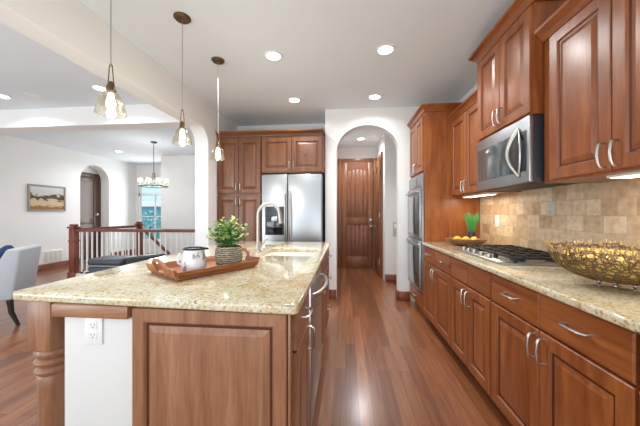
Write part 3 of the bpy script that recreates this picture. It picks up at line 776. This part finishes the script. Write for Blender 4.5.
# gold twig bowl
tb = thing('twig_bowl', 'large gold openwork twig bowl on small feet at the right of the cooktop', 'bowl', (1.2, 1.345, .9145))
R, HB = .232, .14
def bowl_pt(a, t, off=0):   # t 0 at the foot, 1 at the rim
    r = .05 + (R - .05) * math.sin(t * PI / 2) ** .9 + off; z = .028 + HB * (1 - math.cos(t * PI / 2)) ** .95
    return Vector((r * math.cos(a), r * math.sin(a), z - off * .4))
rnd = random.Random(3)
rows = 17; nodes = []
for i in range(rows):
    t = .08 + .92 * i / (rows - 1); n = int(22 + 56 * t)
    nodes.append([(2 * PI * (k + rnd.uniform(-.32, .32) + .5 * (i % 2)) / n, t + rnd.uniform(-.035, .035)) for k in range(n)])
mb = MB(); spk = MB()
def twig(a, b, r0=.0027, r1=.0024):
    da = (b[0] - a[0] + PI) % (2 * PI) - PI
    pts = [bowl_pt(a[0] + da * f, a[1] + (b[1] - a[1]) * f, .004) for f in (0, .5, 1)]
    mb.tube(pts, [r0, (r0 + r1) / 2, r1], 5)
for i in range(rows):
    n = len(nodes[i])
    for k in range(n):
        if rnd.random() < .55: twig(nodes[i][k], nodes[i][(k + 1) % n])
        if i + 1 < rows:
            best = sorted(nodes[i + 1], key=lambda q: abs((q[0] - nodes[i][k][0] + PI) % (2 * PI) - PI))[:2]
            twig(nodes[i][k], best[0])
            if rnd.random() < .45: twig(nodes[i][k], best[1])
        else:
            a, t = nodes[i][k]
            for s in range(4):
                p0 = bowl_pt(a + rnd.uniform(-.05, .05), t - rnd.uniform(0, .1), .004); p1 = p0 + Vector((.016 * math.cos(a + rnd.uniform(-.9, .9)), .016 * math.sin(a + rnd.uniform(-.9, .9)), rnd.uniform(.01, .03)))
                spk.tube([p0, p1], [.0026, .0018], 5)
mb.build('twig_lattice', M['twig'], tb); spk.build('rim_twigs', M['twig_l'], tb)
mb = MB()
prof = [bowl_pt(0, t, -.003) for t in [k / 14 for k in range(13)]]
prof2 = [bowl_pt(0, t, -.006) for t in [k / 14 for k in range(12, -1, -1)]]
mb.lathe([(.001, prof[0].z)] + [(p.x, p.z) for p in prof] + [(p.x, p.z + .002) for p in prof2] + [(.001, prof2[-1].z + .002)], 48, cap=False)
mb.build('gold_liner', M['gold'], tb)
for k in range(4):
    a = PI / 4 + k * PI / 2
    mb = MB(); mb.sphere((.055 * math.cos(a), .055 * math.sin(a), .0095), .0095).tube([(.055 * math.cos(a), .055 * math.sin(a), .015), (.055 * math.cos(a), .055 * math.sin(a), .033)], .004, 8)
    mb.build('foot', M['chrome'], tb)

# wooden dough bowl, lemons, grass
db = thing('dough_bowl', 'carved shallow wooden bowl with lemons at the far end of the right counter', 'bowl', (1.19, 2.87, .9145), -.35)
mb = MB(); mb.lathe([(.001, 0), (.05, 0), (.088, .016), (.112, .05), (.12, .068), (.11, .069), (.082, .04), (.05, .024), (.001, .021)], 32, cap=False, sx=1.6, sy=1.0)
mb.build('bowl', M['bowlwood'], db)
ca, sa = math.cos(-.35), math.sin(-.35)
lemons = ((-.075, .0, 'leftmost lemon in the wooden bowl'), (.0, -.012, 'middle lemon in the wooden bowl'), (.072, .0, 'rightmost lemon in the wooden bowl'))
for lx, ly, lb in lemons:
    mb = MB(); mb.lathe([(.001, -.042), (.008, -.038), (.022, -.026), (.03, -.008), (.03, .008), (.022, .026), (.008, .038), (.001, .042)], 18, cap=False)
    bmesh.ops.transform(mb.bm, matrix=Matrix.Rotation(PI / 2, 4, 'Y'), verts=mb.bm.verts)
    o = mb.build('lemon', M['lemon']); o.location = (1.19 + lx * ca - ly * sa, 2.87 + lx * sa + ly * ca, .9145 + .062); o.rotation_euler = (0, 0, .3 + 9 * lx)
    tag(o, lb, 'lemon', 'lemons in the wooden bowl')
gv = thing('grass_plant', 'spray of green artificial grass in a small dark vase behind the lemons', 'plant', (1.33, 3.06, .9145))
MB().lathe([(.03, 0), (.034, .005), (.036, .08), (.032, .125), (.028, .125), (.03, .08), (.001, .07)], 24, cap=False).build('vase', M['vase'], gv)
mb = MB()
for k in range(110):
    a = rnd.uniform(0, 2 * PI); rr_ = rnd.uniform(0, .02); sp = rnd.uniform(.02, .085); h = rnd.uniform(.15, .24)
    p0 = Vector((rr_ * math.cos(a), rr_ * math.sin(a), .1)); p1 = p0 + Vector((sp * .35 * math.cos(a), sp * .35 * math.sin(a), h * .55)); p2 = p0 + Vector((sp * math.cos(a), sp * math.sin(a), h))
    mb.tube([p0, p1, p2], [.0026, .0024, .0006], 4)
mb.build('grass_blades', M['grass'], gv)

# ------------------------------------------------------------------ ceiling lights
def downlight(label, x, y, power, group):
    t = thing('ceiling_light', label, 'light', (x, y, H), 0, group)
    MB().lathe([(.085, -.0005), (.085, -.006), (.066, -.008), (.064, -.0005)], 28, cap=False).build('trim_ring', M['trimwhite'], t)
    MB().lathe([(.001, -.004), (.0635, -.004), (.0635, -.001), (.001, -.001)], 28, cap=False).build('lens', M['lamp'], t)
    l = area('downlight_glow', (x, y, H - .012), (0, 0, 0), .12, .12, power, (.95, .985, 1), 'DISK'); l.data.spread = math.radians(150)
DL = [('near left recessed light in the kitchen ceiling', -.69, 2.57), ('near right recessed light in the kitchen ceiling', .36, 2.57),
      ('far left recessed light in the kitchen ceiling', -.68, 3.6), ('far right recessed light in the kitchen ceiling', .37, 3.6)]
for lb, x, y in DL: downlight(lb, x, y, 17 if y < 3 else 6, 'recessed kitchen lights')
downlight('recessed ceiling light in the hall beyond the archway', .3, 5.6, 16, 'recessed hall light')
for lb, x, y in (('recessed living room light at the photo\'s left edge', -4.39, 3.13), ('recessed living room light behind the nearest pendant', -2.94, 3.04),
                 ('recessed light above the picture and niche door', -5.5, 6.2)):
    downlight(lb, x, y, 12, 'recessed living room lights')
cv = thing('ceiling_speaker', 'faint white round ceiling vent beside the leftmost recessed light', 'vent', (-3.97, 3.13, H))
MB().lathe([(.001, -.004), (.07, -.004), (.08, -.0005)], 24, cap=False).build('grille', M['trimwhite'], cv)

# ------------------------------------------------------------------ pendants
pd = thing('pendant_light', 'nearest glass pendant above the island, at the photo\'s left', 'lamp', (-1.25, 1.357, H), 0, 'glass pendants over the island')
def bell(mb):
    out = [(.02, .128), (.034, .118), (.049, .092), (.060, .058), (.068, .025), (.071, .0)]
    mb.lathe(out + [(r_ - .003, z) for r_, z in out[::-1]] , 32, (0, 0, -.975), cap=False)
    return mb
MB().lathe([(.001, -.022), (.05, -.02), (.062, -.008), (.062, -.0005), (.001, -.0005)], 28, cap=False).build('canopy', M['bronze'], pd)
MB().tube([(0, 0, -.02), (0, 0, -.72)], .0035, 6).build('cord', M['chrome'], pd)
mb = MB()
for s in (-1, 1): mb.tube([(0, 0, -.70), (s * .008, 0, -.715), (s * .015, 0, -.79), (s * .019, 0, -.83)], .0028, 6)
mb.lathe([(.012, -.85), (.02, -.845), (.02, -.825), (.015, -.815), (.011, -.8), (.001, -.795)], 18, cap=False)
mb.lathe([(.021, -.852), (.025, -.846), (.021, -.84)], 18, cap=False)
mb.build('socket', M['bronze'], pd)
bell(MB()).build('glass_shade', M['glass'], pd)
MB().lathe([(.001, -.95), (.014, -.945), (.021, -.925), (.021, -.91), (.014, -.88), (.011, -.86), (.001, -.855)], 18, cap=False).build('bulb', M['bulb'], pd)
def point(loc, power, rad=.03):
    l = bpy.data.lights.new('bulb_light', 'POINT'); l.energy = power; l.color = (.97, .985, 1); l.shadow_soft_size = rad
    o = bpy.data.objects.new('bulb_light', l); COL.objects.link(o); o.location = loc
for py in (1.357, 2.0, 2.59): point((-1.25, py, H - .955), 9, .02)
point((-4.04, 5.45, H - .8), 16, .2)
copy_tree(pd, None, (-1.25, 2.0, H), 0, 'middle glass pendant over the island')
copy_tree(pd, None, (-1.25, 2.59, H), 0, 'farthest glass pendant, in front of the pantry cabinet')

# ------------------------------------------------------------------ chandelier
ch = thing('chandelier', 'dark ring chandelier with candle lights hanging before the arched window', 'lamp', (-4.04, 5.45, H))
MB().lathe([(.001, -.03), (.05, -.028), (.065, -.0005), (.001, -.0005)], 24, cap=False).build('canopy', M['darkmetal'], ch)
MB().tube([(0, 0, -.02), (0, 0, -.62)], .006, 8).build('rod', M['darkmetal'], ch)
MB().lathe([(.001, -.9), (.03, -.89), (.035, -.78), (.03, -.66), (.001, -.62)], 18, cap=False).build('hub', M['chrome'], ch)
rg = MB(); rg.tube([(.26 * math.cos(2 * PI * k / 40), .26 * math.sin(2 * PI * k / 40), -.94) for k in range(40)], .010, 8, closed=True)
for k in range(4):
    a = PI / 4 + k * PI / 2; rg.tube([(.02 * math.cos(a), .02 * math.sin(a), -.88), (.14 * math.cos(a), .14 * math.sin(a), -.91), (.26 * math.cos(a), .26 * math.sin(a), -.94)], .006, 6)
rg.build('ring', M['chan'], ch)
for k in range(8):
    a = 2 * PI * k / 8 + .2; x, y = .26 * math.cos(a), .26 * math.sin(a)
    cn = MB().lathe([(.001, -.93), (.02, -.93), (.022, -.915), (.012, -.91), (.012, -.86), (.001, -.859)], 12, (x, y, 0), cap=False).build('candle', M['trimwhite'], ch)
    MB().lathe([(.001, -.859), (.012, -.85), (.016, -.825), (.008, -.79), (.001, -.78)], 12, (x, y, 0), cap=False).build('bulb', M['bulb'], cn)
    o_ = [(.022, -.905), (.04, -.88), (.042, -.78)]
    MB().lathe(o_ + [(r_ - .002, z) for r_, z in o_[::-1]], 16, (x, y, 0), cap=False).build('glass_cup', M['glass'], cn)

# ------------------------------------------------------------------ stair railing
sr = thing('stair_railing', 'wooden stair railing with square newel posts and white balusters', 'railing', (-5.12, 4.74, 0))
def newel(x, y, top=1.0):
    mb = MB(); mb.box(x - .055, x + .055, y - .055, y + .055, .0, top - .05, .006)
    mb.box(x - .07, x + .07, y - .07, y + .07, .0, .13, .006); mb.box(x - .062, x + .062, y - .062, y + .062, .70, .73, .004)
    mb.box(x - .075, x + .075, y - .075, y + .075, top - .05, top - .015, .008); mb.box(x - .05, x + .05, y - .05, y + .05, top - .015, top + .03, .012)
    return mb.build('newel_post', M['post'], sr)
newel(0, 0); newel(0, 1.65)
def rail(p, q, name='handrail'):
    p, q = Vector(p), Vector(q); mb = MB(); d = (q - p).normalized(); s = Vector((-d.y, d.x, 0)).normalized(); u = d.cross(s) * -1
    if u.z < 0: u = -u
    V = []
    prof = [(-.03, -.03), (.03, -.03), (.034, .0), (.026, .025), (-.026, .025), (-.034, .0)]
    A = [mb.bm.verts.new(p + s * a + u * b) for a, b in prof]; B = [mb.bm.verts.new(q + s * a + u * b) for a, b in prof]
    mb.bm.faces.new(A); mb.bm.faces.new(B[::-1])
    for k in range(6): mb.bm.faces.new((A[k], B[k], B[(k + 1) % 6], A[(k + 1) % 6]))
    return mb.build(name, M['rail'], sr)
rail((.05, 0, .92), (3.12, 0, .92)); rail((0, .05, .92), (0, 1.6, .92)); rail((.05, 1.65, .90), (1.1, 1.65, -.05))
MB().box(.06, 3.12, -.035, .03, 0, .1, .004).build('curb', M['trimwhite'], sr)
MB().box(-.03, .03, .08, 1.58, 0, .1, .004).build('curb', M['trimwhite'], sr)
bal = MB().tube([(0, 0, 0), (0, 0, .79)], .011, 8).build('baluster', M['trimwhite'], sr); bal.location = (.16, 0, .1)
shoe = MB().box(-.018, .018, -.018, .018, 0, .03, .003).build('shoe', M['darkmetal'], bal)
spots = [(.16 + .105 * k, 0, .1) for k in range(1, 28)] + [(0, .17 + .105 * k, .1) for k in range(14)]
for p in spots:
    c_ = bal.copy(); COL.objects.link(c_); c_.location = p
    s_ = shoe.copy(); COL.objects.link(s_); s_.parent = c_
sb = MB().tube([(0, 0, 0), (0, 0, .85)], .011, 8)
sb = sb.build('baluster', M['trimwhite'], sr); sb.location = (.18, 1.65, -.09)
for k in range(1, 8):
    c_ = sb.copy(); COL.objects.link(c_); c_.location = (.18 + .12 * k, 1.65, -.09 - .109 * k)
stc = MB()
for k in range(8): stc.box(-5.2 + .26 * k, -5.2 + .26 * (k + 1) + .02, 5.35, 6.3, -.19 * (k + 1) - .04, -.19 * (k + 1))
tag(stc.build('staircase', M['floor'], smooth=False), 'wooden stairs descending behind the railing', 'stairs')

# ------------------------------------------------------------------ living room pieces
ac = thing('lounge_chair', 'light grey upholstered lounge chair at the photo\'s left edge', 'chair', (-3.91, 2.77, 0), math.radians(31))
mb = MB(); mb.prism([(-.04, .29), (.2, .29), (.27, .84), (.15, .85), (-.04, .46)], -.25, .25, 'y')
bmesh.ops.bevel(mb.bm, geom=mb.bm.edges[:], offset=.025, segments=3, profile=.5, affect='EDGES'); mb.build('backrest', M['greyfab'], ac)
MB().box(-.6, -.045, -.25, .25, .3, .44, .03, 3).build('seat', M['greyfab'], ac)
for x, dx in ((.16, .07), (-.48, -.04)):
    for y in (-.2, .2):
        MB().tube([(x, y, .295), (x + dx * .2, y, .15), (x + dx, y, 0)], [.03, .024, .016], 10).build('leg', M['darkmetal'], ac)
pc = MB(); pc.sphere((0, 0, 0), .2, 20, 14, (.32, 1, 1)); o = pc.build('throw_pillow', M['bluefab'])
o.location = (-4.0, 2.85, .67); o.rotation_euler = (0, math.radians(15), math.radians(31))
tag(o, 'navy blue throw pillow leaning on the grey lounge chair', 'pillow')

so = thing('leather_armchair', 'black leather armchair between the island and the stair railing', 'chair', (-2.9, 2.84, 0))
mb = MB().box(0, .40, 0, .28, .14, .64, .02, 3); mb.build('armrest', M['leather'], so)
MB().box(-.01, .41, -.01, .29, .642, .725, .03, 3).build('armrest_pad', M['leather'], so)
MB().tube([(-.008, -.006, .645), (.408, -.006, .645), (.412, .286, .645), (-.012, .286, .645)], .006, 6, closed=True).build('piping', M['leather_l'], so)
mb = MB().prism([(.415, .04), (.69, .37), (.60, .45), (.415, .23)], .14, .735, 'z')
bmesh.ops.bevel(mb.bm, geom=mb.bm.edges[:], offset=.02, segments=3, profile=.5, affect='EDGES'); mb.build('backrest', M['leather_shaded'], so)
MB().box(0, .40, .295, .85, .14, .42, .04, 3).build('seat', M['leather_shaded'], so)
for x, y in ((.05, .05), (.35, .05), (.05, .78), (.35, .78)): MB().box(x - .025, x + .025, y - .025, y + .025, 0, .139).build('leg', M['darkmetal'], so)

pt = thing('picture', 'framed landscape picture of trees and a field on the left wall', 'picture', (-6.498, 5.04, 1.28), PI / 2)
pwid, ph = .76, .56
mb = MB(); f = .035
mb.box(0, f, -.03, 0, 0, ph, .004).box(pwid - f, pwid, -.03, 0, 0, ph, .004).box(f, pwid - f, -.03, 0, 0, f, .004).box(f, pwid - f, -.03, 0, ph - f, ph, .004)
mb.build('frame', M['silverframe'], pt)
MB().box(f, pwid - f, -.014, -.002, f, ph - f).build('canvas', M['canvas'], pt)
vt = thing('air_vent', 'white return air grille low on the left wall below the picture', 'vent', (-6.498, 5.32, .16), PI / 2)
mb = MB(); vw = .42; mb.box(0, vw, -.012, 0, 0, .26, .003); mb.build('frame', M['trimwhite'], vt)
mb = MB()
for k in range(4):
    for j in range(9): mb.box(.02 + k * .1, .1 + k * .1, -.016, -.0125, .025 + j * .024, .037 + j * .024)
mb.build('louvres', M['stoneplate'], vt)

# ------------------------------------------------------------------ outside the window
struct(MB().box(-14, 4, 8.2, 30, -.4, -.3).build('ground', plain('lawn', (120, 150, 110), .9)))
hs = thing('neighbour_house', 'house with a white eave and pale roof seen through the arched window', 'house', (-13.2, 17, -.3))
MB().box(-3, 3.6, 0, 4, 0, 1.95).build('wall', plain('siding', (120, 168, 196), .7), hs)
MB().box(-3.3, 3.9, -.4, 4.4, 1.96, 2.36).build('eave', plain('eave_white', (246, 248, 250), .7), hs)
MB().prism([(-.4, 2.365), (4.4, 2.365), (2, 3.9)], -3.3, 3.9, 'x').build('roof', plain('shingle', (196, 226, 224), .8), hs)
trr = thing('tree', 'blue-green tree outside the arched window', 'tree', (-9.1, 12, -.3))
MB().tube([(0, 0, 0), (.05, 0, .5), (0, .05, .9)], [.09, .07, .04], 8).build('trunk', M['bowlwood'], trr)
mb = MB()
for k in range(900):
    v = Vector((rnd.gauss(0, 1), rnd.gauss(0, 1), rnd.gauss(0, 1))).normalized() * rnd.uniform(.5, 1) ** .5
    leaf(mb, Vector((v.x * .95, v.y * .8, .9 + v.z * .75)), (rnd.uniform(-1, 1), rnd.uniform(-1, 1), rnd.uniform(-.6, .6)), .16, .1, (0, 0, 1))
mb.build('foliage', plain('spruce_leaf', (150, 214, 214), .7), trr, smooth=False)
